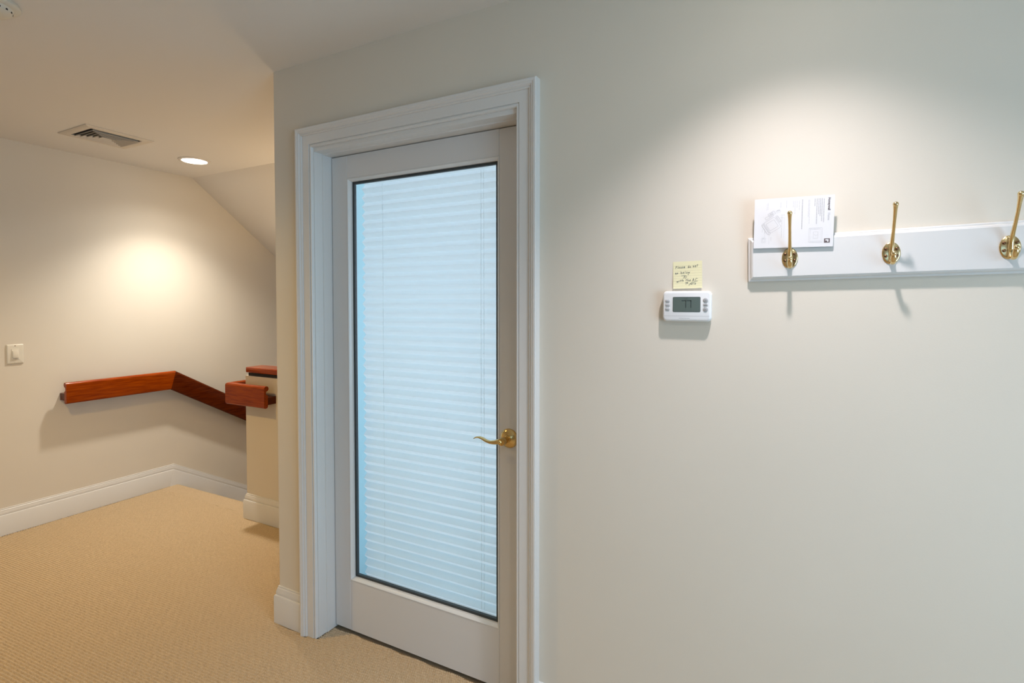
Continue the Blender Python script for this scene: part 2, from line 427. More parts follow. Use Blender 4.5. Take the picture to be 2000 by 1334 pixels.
# jambs with a small step
J = [(0, -.001), (0, .040), (-.004, .0415), (-.004, WT), (.019, WT), (.019, -.001)]
pth = [(OR, 0, 0), (OR, 0, OT), (OL, 0, OT), (OL, 0, 0)]
segs = sweep(pth, [(a, -b_) for a, b_ in J], (0, -1, 0))
for nme, s_ in zip(('jamb', 'head_jamb', 'jamb'), segs): mesh(nme, s_, M['trim'], tr)

sy0, sy1 = WT+.0005, WT+.022
mesh('light_stop_strip', box(OL-.015, OL+.016, sy0, sy1, 0, OT+.015), M['trim'], tr); mesh('light_stop_strip', box(OR-.016, OR+.015, sy0, sy1, 0, OT+.015), M['trim'], tr)  # unseen strips added behind the door to block leaking light
mesh('light_stop_strip', box(OL+.016, OR-.016, sy0, sy1, OT-.016, OT+.015), M['trim'], tr)
mesh('gap_block_strip', box(OL-.004, OR+.004, WT-.012, WT+.02, -.015, .0095), M['black'], tr)  # black strip added to block light and keep the gap under the door dark

# ------------------------------------------------------------------ glazed door
DY = D+.087; DT = .042
dl, dr, dz0, dz1 = OL+.0065, OR-.0065, .011, OT-.007
gx0, gx1, gz0, gz1 = -1.637, -.9090, .2275, 1.9290       # panel opening at the face of the door
dz = empty('door_1', ((dl+dr)/2, DY, dz0)); tag(dz, 'white single-panel glazed door with brass lever', 'door', kind='structure')
dx = (dl+dr)/2
def dm(name, vf, m, smooth=False, parent=None):
    return mesh(name, shift(vf, (-dx, -DY, -dz0)), m, parent or dz, smooth)
dm('stile', bbox(dl, gx0, DY, DY+DT, dz0, dz1, .0015, 1), M['door'])
dm('stile', bbox(gx1, dr, DY, DY+DT, dz0, dz1, .0015, 1), M['door'])
dm('top_rail', bbox(gx0+.0003, gx1-.0003, DY+.0004, DY+DT, gz1, dz1, .0008, 1), M['door'])
dm('bottom_rail', bbox(gx0+.0003, gx1-.0003, DY+.0004, DY+DT, dz0, gz0, .0008, 1), M['door'])
# sloping glazing bead: a runs towards the glass, b out of the face
BD = [(0, -.0005), (0, .0005), (.0025, .0015), (.0045, .0005), (.0055, -.0025), (.0095, -.006), (.0110, -.0105), (.0125, -.011), (.0125, -.0185), (0, -.0185)]
pth = [(gx0, DY, gz0), (gx0, DY, gz1), (gx1, DY, gz1), (gx1, DY, gz0), (gx0, DY, gz0)]
# closed loop: sweep each side with mitres by extending the path
loop = [(gx1, DY, gz0), (gx0, DY, gz0), (gx0, DY, gz1), (gx1, DY, gz1), (gx1, DY, gz0), (gx0, DY, gz0)]
def frame_sweep(prof, x0, x1, z0, z1, y):
    lp = [(x1, y, z0), (x0, y, z0), (x0, y, z1), (x1, y, z1), (x1, y, z0), (x0, y, z0), (x0, y, z1)]
    return sweep(lp, prof, (0, -1, 0))[1:5]
for s_ in frame_sweep(BD, gx0, gx1, gz0, gz1, DY): dm('glazing_bead', s_, M['trim'], 40)
gk = [(.0118, -.018), (.0222, -.018), (.0222, -.030), (.0118, -.030)]
for s_ in frame_sweep(gk, gx0, gx1, gz0, gz1, DY): dm('glazing_gasket', s_, M['gasket'])
dm('glass_pane', box(gx0+.014, gx1-.014, DY+.022, DY+.026, gz0+.014, gz1-.014), M['glass'])
# back bead so the pane is held on both sides
bk = [(.0, -.0302), (.0125, -.0302), (.0125, -.0415), (0, -.0415)]
for s_ in frame_sweep(bk, gx0, gx1, gz0, gz1, DY): dm('back_bead', s_, M['door'])
# lever handle
lv = dm('lever_handle', shift(lathe([(.0345, 0), (.0345, .003), (.033, .006), (.026, .0105), (.017, .0135), (.015, .0145)], 40, 'y'), (-.868, DY, .930)), M['brass_lever'], 50)
lv['label'] = 'brass door lever with a wavy grip and round rosette'
def hp(name, vf, m, smooth=True): return mesh(name, shift(vf, (-dx, -DY, -dz0)), m, lv, smooth)
hp('shank', shift(lathe([(.0125, .012), (.0125, .020), (.0115, .021), (.0115, .030), (.0125, .034), (.0135, .058), (.0125, .0615), (.008, .062), (.0075, .060), (.004, .060)], 28, 'y'), (-.868, DY, .930)), M['brass_lever'], 40)
gp = [(-.868, -.050, .930), (-.882, -.052, .928), (-.898, -.055, .9245), (-.914, -.057, .9235), (-.930, -.0575, .927), (-.945, -.0575, .9335), (-.958, -.058, .9365), (-.970, -.058, .9345), (-.980, -.058, .929)]
gr = [(.0115, .010), (.0115, .0095), (.0108, .0075), (.010, .0055), (.010, .0042), (.010, .0036), (.0095, .003), (.008, .0028), (.004, .002)]
v, f = [], []
seg = 14
for i, p in enumerate(gp):
    p = Vector((p[0], DY+p[1], p[2])); q0 = Vector(gp[max(i-1, 0)]); q1 = Vector(gp[min(i+1, len(gp)-1)]); t = (q1-q0).normalized()
    a = Vector((0, 1, 0))-t*t.y; a.normalize(); b_ = t.cross(a)
    for j in range(seg):
        c, s_ = math.cos(2*math.pi*j/seg), math.sin(2*math.pi*j/seg)
        v.append(tuple(p+a*gr[i][0]*c+b_*gr[i][1]*s_))
for i in range(len(gp)-1):
    for j in range(seg): f.append((i*seg+j, i*seg+(j+1) % seg, (i+1)*seg+(j+1) % seg, (i+1)*seg+j))
f += [tuple(range(seg))[::-1], tuple(range((len(gp)-1)*seg, len(gp)*seg))]
hp('grip', (v, f), M['brass_lever'])

# ------------------------------------------------------------------ pleated shade behind the glass
SY = DY+DT+.004
sh = empty('pleated_shade', (-1.245, SY+.01, .20)); tag(sh, 'pale blue-white pleated shade hanging behind the door glass', 'window shade')
px, pz = .03737, []
x0, x1 = -1.601, -.872
zt, n = 1.985, 47
pts = []
for i in range(n*2+1):
    z = zt-px/2*i
    pts.append((SY+.002+(0 if i % 2 else .018), z))
v = [(x+1.245, y-SY-.01, z-.20) for y, z in pts for x in (x0, x1)]
f = [(2*i, 2*i+1, 2*i+3, 2*i+2) for i in range(len(pts)-1)]
mesh('pleated_fabric', (v, f), M['fabric'], sh)
zb = pts[-1][1]
mesh('head_rail', shift(bbox(x0-.006, x1+.006, SY, SY+.03, zt-.002, zt+.028, .003), (1.245, -SY-.01, -.20)), M['trim'], sh, 40)
mesh('bottom_rail', shift(bbox(x0-.004, x1+.004, SY+.001, SY+.026, zb-.016, zb+.002, .003), (1.245, -SY-.01, -.20)), M['trim'], sh, 40)
for cx in (-1.486, -1.012, -1.0):
    mesh('lift_cord', shift(tube([(cx, SY+.0005, zb), (cx, SY+.0005, zt)], .0005, 6), (1.245, -SY-.01, -.20)), M['fabric'], sh)

# ------------------------------------------------------------------ handrails
def rail_profile():
    # (height a, depth b from the front face towards the wall); front at b=0
    pts = [(.010, 0), (.122, 0)]
    # bead: circle radius .0165 centred (.1215,.0165)
    for k in range(0, 11):
        a = R(180-27*k); pts.append((.1215+.0165*math.sin(a), .0165+.0165*math.cos(a)) if k else (.1215, 0))
    pts += [(.1035, .016), (.096, .0135), (.086, .015), (.080, .0215), (.078, .027), (.012, .027), (.003, .023), (0, .016), (0, .007), (.003, .002)]
    out = []
    for p in pts:
        if not out or (abs(p[0]-out[-1][0])+abs(p[1]-out[-1][1])) > 1e-5: out.append(p)
    return out
RP = rail_profile(); SO = .085; RZ = .755
hr = empty('handrail', (XL, 1.64, RZ)); tag(hr, 'long varnished cherry handrail bending down the stairs on the wall', 'handrail')
pth = [(SO, 0, 0), (SO, 2.29-1.64, 0), (SO, 4.7-1.64, -SL*(4.7-2.29))]
# d=+y, n=+x gives side -z: a must be negated to count upward, b towards the wall is -n
segs = sweep(pth, [(-a, -b_) for a, b_ in RP], (1, 0, 0))
mesh('level_rail', segs[0], M['wood_y'], hr, 45)
mesh('sloping_rail', segs[1], M['wood_shade'], hr, 45)['label'] = 'sloping piece of handrail, shade painted in as darker brown'
CL = [(-.020, -.0268), (-.066, -.0268), (-.066, -.0846), (-.020, -.0846)]
segs = sweep(pth, CL, (1, 0, 0))
mesh('cleat', segs[0], M['wood_shade'], hr); mesh('cleat', segs[1], M['wood_shade'], hr)
# rail that wraps the end of the guard wall: profile stands up along z
h2 = empty('handrail', (KX, KY, RZ+.004)); tag(h2, 'short varnished cherry rail wrapped around the end of the guard wall', 'handrail')
# outward side of the path (d x z): travel -y ... along the stair side towards the front, then +x along the face
pth = [(0, 1.0, -SL*.9), (0, .115, 0), (0, 0, 0)]
pp = [(SO-b_, a) for a, b_ in RP]
path2 = [(0, .125, 0), (0, 0, 0), (.293, 0, 0)]
segs = sweep(path2, pp, (0, 0, 1))
mesh('return_rail', segs[0], M['wood_y'], h2, 45); mesh('front_rail', segs[1], M['wood_x'], h2, 45)
cl = [(.0004, .020), (SO-.0268, .020), (SO-.0268, .066), (.0004, .066)]
segs = sweep(path2, cl, (0, 0, 1))
for s_ in segs: mesh('cleat', s_, M['wood_shade'], h2)
# the sloping continuation down the raking wall
segs = sweep([(-SO, .125, 0), (-SO, .125+2.0, -SL*2.0)], [(-a, b_) for a, b_ in RP], (1, 0, 0))
mesh('sloping_rail', segs[0], M['wood_y'], h2, 45)
segs = sweep([(-SO, .125, 0), (-SO, .125+2.0, -SL*2.0)], [(-.020, .0268), (-.066, .0268), (-.066, .0846), (-.020, .0846)], (1, 0, 0))
mesh('cleat', segs[0], M['wood_shade'], h2)
# cap on the guard wall
CZ = .938
mesh('cap_board', bbox(KX+.028, XC-.002, KY-.020, KY+.105, CZ+.022, CZ+.0585, .007), M['wood_x'], wg, 40)['label'] = 'varnished cherry cap board'
mesh('cap_shadow_strip', box(KX+.036, XC-.002, KY-.004, KY+.098, CZ+.0005, CZ+.0225), M['black'], wg)['label'] = 'black strip standing in for the shadow gap under the cap'  # black colour stands in for the shade between cap and wall

# ------------------------------------------------------------------ light switch on the left wall
def wall_left_frame(name, y, z, label, cat):
    e = empty(name, (XL, y, z), (0, 0, R(90))); return tag(e, label, cat)   # local -y faces +x
sw = wall_left_frame('light_switch', 1.4195, 1.095, 'almond rocker light switch beside the handrail', 'light switch')
mesh('cover_plate', loft_rr(.083, .121, .006, [(0, .000), (.003, .0), (.0065, .004), (.0075, .007)]), M['ivory'], sw, 35)
mesh('switch_frame', loft_rr(.036, .069, .003, [(.007, 0), (.0085, 0), (.009, .001)]), M['ivory'], sw, 35)
rk = bbox(-.0135, .0135, -.0045, .0045, -.0225, .0225, .0012, 2)
o = mesh('rocker', rk, M['ivory'], sw, 40); o.location = (0, -.0095, -.001); o.rotation_euler = (R(-5), 0, 0)
for z in (.051, -.051):
    mesh('screw', shift(lathe([(.0028, .006), (.0028, .0080), (.0018, .0085)], 12, 'y'), (0, 0, z)), M['screw'] if z > 0 else M['ivory'], sw, 40)

# ------------------------------------------------------------------ ceiling vent with four-way louvres
vx, vy = -3.615, 1.670; vw, vh = .325, .355
ve = empty('ceiling_vent', (vx, vy, C)); tag(ve, 'square off-white ceiling vent with four-way louvres', 'vent')
fo, fi = .0, .045
FR = [(0, -.0002), (0, -.004), (.006, -.007), (.040, -.0085), (.045, -.006), (.045, -.0002)]
lp = [(vw/2, -vh/2, 0), (-vw/2, -vh/2, 0), (-vw/2, vh/2, 0), (vw/2, vh/2, 0), (vw/2, -vh/2, 0), (-vw/2, -vh/2, 0), (-vw/2, vh/2, 0)]
s4 = sweep(lp, [(-a, b_) for a, b_ in FR], (0, 0, 1))[1:5]
# the side of the path must point inward; check by bounding box and flip if needed
if max(abs(p[0]) for p in s4[0][0]) > vw/2+.001 or max(abs(p[1]) for p in s4[1][0]) > vh/2+.001:
    s4 = sweep(lp, [(a, b_) for a, b_ in FR], (0, 0, 1))[1:5]
for s_ in s4: mesh('frame_side', s_, M['vent'], ve, 35)
mesh('duct_back', box(-vw/2+.043, vw/2-.043, -vh/2+.043, vh/2-.043, -.0012, -.0002), M['vent_dark'], ve)
gw, gh = vw-.09, vh-.09
for k in range(5):
    o_ = .010+.0215*k; hw, hh = gw/2-o_, gh/2-o_
    if hw < .01: break
    t_, drop, fl_ = .0015, .0145, .0095
    for sx, sy in ((1, 0), (-1, 0), (0, 1), (0, -1)):
        if sx:
            a0, a1 = (sx*(hw-fl_), -hh+fl_), (sx*(hw-fl_), hh-fl_); b0, b1 = (sx*hw, -hh), (sx*hw, hh)
        else:
            a0, a1 = (-hw+fl_, sy*(hh-fl_)), (hw-fl_, sy*(hh-fl_)); b0, b1 = (-hw, sy*hh), (hw, sy*hh)
        v = [(*a0, -.0015), (*a1, -.0015), (*b1, -drop), (*b0, -drop)]
        n_ = Vector((sx, sy, .9)).normalized()*t_
        v += [tuple(Vector(p)-n_) for p in v]
        mesh('louvre', (v, [(0,1,2,3), (7,6,5,4), (0,4,5,1), (1,5,6,2), (2,6,7,3), (3,7,4,0)]), M['vent'], ve)

# ------------------------------------------------------------------ recessed downlights
def downlight(x, y, label, power, size=118, blend=.75, color=WARM, rad=.045, spill=0):
    e = empty('recessed_downlight', (x, y, C)); tag(e, label, 'ceiling light', 'recessed downlights in the ceiling')
    mesh('trim_ring', lathe([(.100, -.0002), (.100, -.003), (.096, -.006), (.080, -.0075), (.077, -.005), (.077, -.0004)], 48), M['can_ring'], e, 40)
    mesh('lens', lathe([(.0765, -.0006), (.0765, -.0055), (.06, -.0085), (.03, -.010), (.002, -.0105)], 40), M['lens'], e, True)
    l = bpy.data.lights.new('downlight_lamp', 'SPOT'); l.energy = power; l.color = color
    l.spot_size = R(size); l.spot_blend = blend; l.shadow_soft_size = rad
    o = bpy.data.objects.new('downlight_lamp', l); COL.objects.link(o); o.parent = e; o.location = (0, 0, -.06)
    if spill:      # the soft light outside the reflector's beam
        k = l.copy(); k.energy = spill; k.spot_size = R(146); k.spot_blend = .7
        o = bpy.data.objects.new('downlight_spill', k); COL.objects.link(o); o.parent = e; o.location = (0, 0, -.06)
    return e
downlight(-3.672, 2.225, 'lit round recessed downlight near the top of the stairs', P_STAIR, 110, 1.0, STAIR, spill=P_STAIR*.12)
downlight(.0, 1.13, 'round recessed downlight in the ceiling above the coat hooks', P_WALL, 104, 1.0, WALL, rad=.03, spill=P_WALL*.02)
downlight(-2.78, .58, 'round recessed downlight in the hall ceiling by the smoke detector', P_HALL, 150, .9, HALL)
downlight(-2.4, -2.4, 'round recessed downlight in the ceiling far from the stairs', P_ROOM, 150, .8)
downlight(.5, -.1, 'round recessed downlight in the ceiling opposite the coat hooks', P_ROOM*.6, 150, .8, (1.0, .93, .88))

# ------------------------------------------------------------------ added bowl uplight over the stairwell, out of view, to brighten the ceiling
PX, PY, PZ = -2.8, 2.95, 1.45
pe = empty('fill_uplight', (PX, PY, PZ)); tag(pe, 'added white bowl fill light over the stairwell, out of view', 'fill light')
mesh('bowl', lathe([(.002, -.075), (.06, -.066), (.11, -.040), (.14, 0), (.136, .0), (.106, -.036), (.058, -.061), (.002, -.070)], 40), M['can_ring'], pe, 40)
hz = C-K*(PY-YS)-PZ
mesh('cord', tube([(0, 0, -.06), (0, 0, hz)], .004, 8), M['brass'], pe, True)
mesh('ceiling_cup', shift(lathe([(.004, -.05), (.05, -.035), (.055, -.03), (.055, .04)], 24), (0, 0, hz)), M['brass'], pe, 40)
mesh('bulb', sphere((.05, 0, -.012), .028, 16, 10), M['lens'], pe, True)
l = bpy.data.lights.new('fill_uplight_lamp', 'SPOT'); l.energy = P_UPFILL; l.color = UPFILL; l.spot_size = R(170); l.spot_blend = .5; l.shadow_soft_size = .13
o = bpy.data.objects.new('fill_uplight_lamp', l); COL.objects.link(o); o.parent = pe; o.location = (0, 0, .03); o.rotation_euler = (R(180), 0, 0)

# ------------------------------------------------------------------ smoke detector
sd = empty('smoke_detector', (-2.335, .747, C)); tag(sd, 'round ivory smoke detector on the hall ceiling', 'smoke detector')
mesh('base_ring', lathe([(.076, -.0002), (.078, -.004), (.078, -.011), (.073, -.016), (.060, -.018)], 56), M['detector'], sd, 40)
mesh('dome', lathe([(.061, -.0175), (.058, -.022), (.056, -.030), (.048, -.037), (.032, -.041), (.002, -.042)], 48), M['detector'], sd, 30)
for k in range(16):
    a = 2*math.pi*k/16+.12
    o = mesh('vent_slot', bbox(-.0022, .0022, -.0035, .0035, -.0028, .0028, .0006, 1), M['black'], sd)
    o.location = (math.cos(a)*.0555, math.sin(a)*.0555, -.026); o.rotation_euler = (0, 0, a)

# ------------------------------------------------------------------ thermostat
TX, TZ = -.2500, 1.4005
th = empty('thermostat', (TX, D, TZ)); tag(th, 'white thermostat with grey screen reading 77', 'thermostat')
mesh('back_plate', loft_rr(.126, .082, .010, [(0, .0), (.006, .0)]), M['plastic'], th, 35)
mesh('body', loft_rr(.131, .0855, .012, [(.005, .0015), (.007, 0), (.017, 0), (.0205, .0012), (.0225, .0035), (.0232, .006)], 8), M['plastic'], th, 60)
mesh('screen_bezel', loft_rr(.0745, .0425, .003, [(.023, 0), (.0237, .0003)]), M['lcd_dark'], th).location = (0, 0, .005)
lc = mesh('screen', loft_rr(.0725, .0405, .0025, [(.0236, 0), (.0239, .0003)]), M['lcd'], th); lc.location = (0, 0, .005)
lc['label'] = 'grey-green liquid crystal screen showing 77'
sg = []
for ox in (-.0125, .0012):
    sg += [[(ox, .0105), (ox+.0108, .0105)], [(ox+.0108, .0108), (ox+.0108, -.0085)]]
mesh('digits', ribbon(sg, .0021, -.0241), M['lcd_dark'], lc)
mesh('screen_caption', ribbon([[(-.006, .0158), (-.0035, .0158)], [(-.0025, .0158), (.0, .0158)], [(.001, .0158), (.0035, .0158)]], .002, -.0241), M['lcd_faint'], lc)
mesh('seam', ribbon([[(-.0605, -.0272), (.0605, -.0272)]], .0006, -.02335), M['button'], th)
mesh('maker_mark', ribbon([[(-.020+i*.0042, -.0333), (-.0172+i*.0042, -.0333)] for i in range(7)], .0009, -.02345), M['button'], th)
for k, z in enumerate((.0150, .0035, -.0082)):
    bt = mesh('button', loft_rr(.0118, .0072, .0030, [(.0228, 0), (.0244, 0), (.0252, .0012)]), M['button'], th, 40); bt.location = (-.0512, 0, z)
for k, z in enumerate((.0165, .0040, -.0082)):
    if k == 1: vf = loft_rr(.0118, .0066, .0026, [(.0228, 0), (.0244, 0), (.0252, .0012)])
    else: vf = loft_rr(.0128, .0128, .0063, [(.0228, 0), (.0244, 0), (.0252, .0012)])
    bt = mesh('button', vf, M['button'], th, 40); bt.location = (.0506, 0, z)
    if k == 0: L = [[(-.0018, -.0008), (0, .0012), (.0018, -.0008)]]
    elif k == 2: L = [[(-.0018, .0008), (0, -.0012), (.0018, .0008)]]
    else: L = [[(-.003, 0), (.003, 0)]]
    mesh('button_mark', ribbon(L, .0009 if k != 1 else .0014, -.0254), M['glyph'], bt)

# ------------------------------------------------------------------ handwritten sticky note
GL = {  # letters as pen strokes in a box 1 wide, x-height .6, ascender 1, descender -.4
'P': [[(.1,0),(.15,1)],[(.05,.95),(.7,1),(.85,.8),(.7,.55),(.15,.5)]], 'l': [[(.5,1),(.45,0)]],
'e': [[(.1,.32),(.8,.38),(.75,.6),(.4,.66),(.12,.4),(.2,.05),(.5,0),(.85,.1)]],
'a': [[(.75,.58),(.35,.62),(.1,.3),(.3,0),(.65,.12),(.78,.58),(.8,.05),(.95,0)]],
's': [[(.8,.58),(.4,.62),(.2,.45),(.7,.25),(.6,.02),(.1,.04)]],
'd': [[(.75,.45),(.4,.6),(.1,.3),(.35,0),(.72,.2),(.8,1)],[(.78,.6),(.82,0)]],
'o': [[(.5,.6),(.15,.45),(.15,.12),(.5,0),(.85,.15),(.82,.5),(.5,.6)]],
'n': [[(.1,0),(.15,.6)],[(.15,.4),(.5,.62),(.75,.5),(.8,0)]],
't': [[(.5,.95),(.45,0)],[(.05,.62),(.95,.7)]],
'g': [[(.75,.55),(.3,.62),(.12,.3),(.4,.05),(.72,.25),(.76,.6),(.7,-.4)]],
'b': [[(.15,1),(.15,0),(.6,0),(.8,.3),(.55,.58),(.15,.42)]],
'w': [[(.05,.58),(.25,0),(.5,.45),(.75,0),(1,.58)]],
'i': [[(.5,.58),(.5,0)],[(.5,.85),(.52,.9)]],
'h': [[(.2,1),(.15,0)],[(.15,.35),(.5,.6),(.75,.45),(.8,0)]],
'A': [[(0,-.1),(.5,1),(.9,0)],[(.2,.4),(.8,.45)]], 'C': [[(.95,.85),(.5,1),(.1,.6),(.2,.1),(.6,0),(1.1,.05)]],
'7': [[(-.9,.9),(.9,1),(.35,0)]], '0': [[(.5,1),(.1,.6),(.2,.1),(.5,0),(.9,.3),(.85,.8),(.5,1)]],
'T': [[(0,.95),(1,1)],[(.5,.98),(.45,0)]], 'K': [[(.15,1),(.1,.2)],[(.85,1),(.15,.6),(.9,.25)]], '/': [[(0,-.25),(.9,.9)]], ',': [[(.4,.1),(.2,-.2)]],
'G': [[(.9,.9),(.3,.8),(.1,.3),(.5,0),(.9,.15),(.85,.45),(.5,.42)]], 'r': [[(.2,0),(.2,.55)],[(.2,.35),(.5,.58),(.8,.52)]],
'*': [[(.3,.95),(.6,1.1)],[(.35,1.12),(.6,.92)],[(.45,1.15),(.48,.9)]],
}
NW, NH = .0785, .0765
nt_ = empty('sticky_note', (-.2515, D, 1.489), (0, R(-1.2), 0)); tag(nt_, 'small yellow ruled sticky note handwritten above the thermostat', 'sticky note')
# a sheet whose lower edge lifts off the wall a little
def sheet(w, h, curl, t, nz=10):
    v, f = [], []
    for i in range(nz+1):
        z = h/2-h*i/nz; y = -.0006-curl*(i/nz)**2
        for x in (-w/2, w/2): v.append((x, y, z))
    n = len(v); v += [(x, y+t, z) for x, y, z in v]
    for i in range(nz):
        a = 2*i; f += [(a, a+1, a+3, a+2), (n+a, n+a+2, n+a+3, n+a+1), (a, a+2, n+a+2, n+a), (a+1, n+a+1, n+a+3, a+3)]
    f += [(0, n, n+1, 1), (2*nz, 2*nz+1, n+2*nz+1, n+2*nz)]
    return v, f
CURL = .0045
mesh('paper', sheet(NW, NH, CURL, .0004), M['note'], nt_)
def on_sheet(vf, h, curl, off):
    return [(x, -.0006-curl*((h/2-z)/h)**2-off, z) for x, y, z in vf[0]], vf[1]
def dense(lines, st_=.004):
    out = []
    for L in lines:
        q = [L[0]]
        for (x0, z0), (x1, z1) in zip(L[:-1], L[1:]):
            m_ = max(1, int(math.hypot(x1-x0, z1-z0)/st_))
            for k in range(1, m_+1): q.append((x0+(x1-x0)*k/m_, z0+(z1-z0)*k/m_))
        out.append(q)
    return out
rl = [[(-NW/2+.001, NH/2-.012-.0072*k), (NW/2-.001, NH/2-.012-.0072*k)] for k in range(9)]
mesh('ruled_lines', on_sheet(ribbon(dense(rl), .0005, 0), NH, CURL, .00015), M['rule'], nt_)
def write(txt, x, z, size, adv, slant=.08, slope=.03):
    out = []; x_ = x
    for ch in txt:
        if ch == ' ': x_ += adv*1.0; continue
        w_ = adv*.78*(1.25 if ch in 'wACPT' else .5 if ch in 'li' else 1)
        for L in GL[ch]:
            out.append([(x_+p[0]*w_+p[1]*size*slant, z+p[1]*size+slope*(x_-x)) for p in L])
        x_ += w_+adv*.22
    return out
LN = write('Please', -.0325, .0190, .0062, .0047) + write('do', .0010, .0195, .0072, .0050) + write('not', .0145, .0205, .0068, .0050, slope=.12)
LN += write('go', -.0338, .0035, .0052, .0046) + write('below', -.0185, .0037, .0066, .0054)
LN += write('7', -.0130, -.0095, .0080, .0070) + write('0', -.0080, -.0095, .0080, .0066) + write('*', -.0005, -.0098, .0105, .0050)
LN += write('with', -.0300, -.0205, .0062, .0055, slope=.15) + write('the', -.0055, -.0190, .0072, .0052) + write('AC', .0125, -.0190, .0085, .0066)
LN += [[(.0115, -.0215), (.0225, -.0205)]]
LN += write('T', -.0070, -.0275, .0060, .0062) + write('K', -.0018, -.0262, .0055, .0050) + write(',', .0035, -.0280, .006, .004) + write('/', .0042, -.0285, .0050, .0044) + write('Gris', .0080, -.0280, .0060, .0044)
mesh('handwriting', on_sheet(ribbon(dense(LN), .00085, 0), NH, CURL, .0003), M['ink'], nt_)

# ------------------------------------------------------------------ coat rack
RX0, RX1 = -.0945, .68
BT, BH = .0185, .1165
rk_ = empty('coat_rack', (RX0, D, 1.4655), (0, R(-.88), 0)); tag(rk_, 'white moulded board with brass coat hooks on the wall', 'coat rack')
# board: profile around the edge with a stepped moulding, built as a lofted plate
def plate_loft(w, h, levels):
    v, f = [], []
    for d, i in levels: v += [(i, -d, i), (w-i, -d, i), (w-i, -d, h-i), (i, -d, h-i)]
    for a in range(len(levels)-1):
        for j in range(4): f.append((a*4+j, a*4+(j+1) % 4, a*4+4+(j+1) % 4, a*4+4+j))
    f += [(3, 2, 1, 0), tuple(range((len(levels)-1)*4, len(levels)*4))]
    return v, f
mesh('board', plate_loft(RX1-RX0, BH, [(0, 0), (.0075, 0), (.0095, .001), (.0105, .0035), (.0105, .0055), (.0125, .0058), (.0165, .0085), (.0185, .0125)]), M['trim'], rk_)
def bez(p, n=10):
    """Catmull-Rom through the points"""
    P = [Vector(q) for q in p]; P = [2*P[0]-P[1]]+P+[2*P[-1]-P[-2]]; out = []
    for i in range(1, len(P)-2):
        for k in range(n):
            t = k/n; a, b_, c, d = P[i-1], P[i], P[i+1], P[i+2]
            out.append(.5*((2*b_)+(c-a)*t+(2*a-5*b_+4*c-d)*t*t+(3*b_-a-3*c+d)*t**3))
    out.append(P[-2]); return out
def lerp_r(rs, n=10):
    out = []
    for i in range(len(rs)-1):
        for k in range(n): t = k/n; out.append(tuple(a+(b_-a)*t for a, b_ in zip(rs[i], rs[i+1])))
    out.append(rs[-1]); return out
def hook(x, z):
    # oval back plate is the hook's own mesh, everything else hangs on it
    ov = []
    lv_ = [(0, 1.0), (.0016, 1.0), (.0030, .93), (.0036, .86)]
    seg_ = 36; v, f = [], []
    for d, s_ in lv_:
        for j in range(seg_):
            a = 2*math.pi*j/seg_; v.append((.0182*s_*math.cos(a), -d, .0262*s_*math.sin(a)))
    for a in range(len(lv_)-1):
        for j in range(seg_): f.append((a*seg_+j, a*seg_+(j+1) % seg_, (a+1)*seg_+(j+1) % seg_, (a+1)*seg_+j))
    f += [tuple(range(seg_))[::-1], tuple(range((len(lv_)-1)*seg_, len(lv_)*seg_))]
    h = mesh('coat_hook', (v, f), M['brass'], rk_, 40); h.location = (x, -BT, z)
    # raised spine
    mesh('spine', bbox(-.0058, .0058, -.0085, -.001, -.0225, .0235, .0022, 3), M['brass'], h, 40)
    p = bez([(0, -.006, -.006), (0, -.0095, .012), (0, -.017, .028), (0, -.031, .049), (0, -.044, .071), (0, -.0545, .092), (0, -.0595, .104)], 8)
    r_ = lerp_r([(.0052, .0040), (.0048, .0038), (.0042, .0036), (.0036, .0034), (.0034, .0033), (.0040, .0040), (.0052, .0052)], 8)
    mesh('upper_arm', tube(p, r_, 14), M['brass'], h, True)
    mesh('upper_tip', sphere(tuple(p[-1]+Vector((0, -.0012, .0018))), .0059), M['brass'], h, True)
    p = bez([(0, -.005, -.012), (0, -.010, -.0215), (0, -.019, -.0255), (0, -.0285, -.0225), (0, -.0350, -.0135), (0, -.0375, -.005)], 8)
    r_ = lerp_r([(.0050, .0035), (.0050, .0035), (.0050, .0032), (.0054, .0032), (.0058, .0034), (.0048, .0034)], 8)
    mesh('lower_arm', tube(p, r_, 14), M['brass'], h, True)
    mesh('lower_tip', sphere((0, -.0392, -.0035), .0056), M['brass'], h, True)
    for sx in (-1, 1):
        for z_ in (.0098, -.0068):
            mesh('screw', shift(lathe([(.0036, .003), (.0036, .0046), (.0025, .0058), (.0006, .0062)], 14, 'y'), (sx*.0108, 0, z_)), M['screw'], h, 50)
    return h
for x in (.0040, .2165, .4290, .6415):
    hook(x-RX0, 1.5232-1.4655)

# ------------------------------------------------------------------ leaflet tucked behind the first hook
LW, LH = .1785, .1265
LY = BT+.0064
lf = empty('instruction_leaflet', (.0088, D-LY-.0015, 1.6145), (R(2.2), R(1.0), 0)); tag(lf, 'white printed thermostat leaflet tucked behind a brass coat hook', 'leaflet')
# folded sheet: two leaves, slightly open
mesh('front_leaf', box(-LW/2, LW/2, -.0004, 0, -LH/2, LH/2), M['paper'], lf)
mesh('rear_leaf', ([(-LW/2, .0002, LH/2), (LW/2, .0002, LH/2), (LW/2, .0024, -LH/2+.0006), (-LW/2, .0024, -LH/2+.0006), (-LW/2, .0005, LH/2), (LW/2, .0005, LH/2), (LW/2, .0028, -LH/2+.0006), (-LW/2, .0028, -LH/2+.0006)], [(0,1,2,3), (7,6,5,4), (0,4,5,1), (1,5,6,2), (2,6,7,3), (3,7,4,0)]), M['paper'], lf)
def pr(name, lines, w, m):
    o = mesh(name, ribbon(lines, w, -.0006), M[m], lf); o['kind'] = 'stuff'; return o
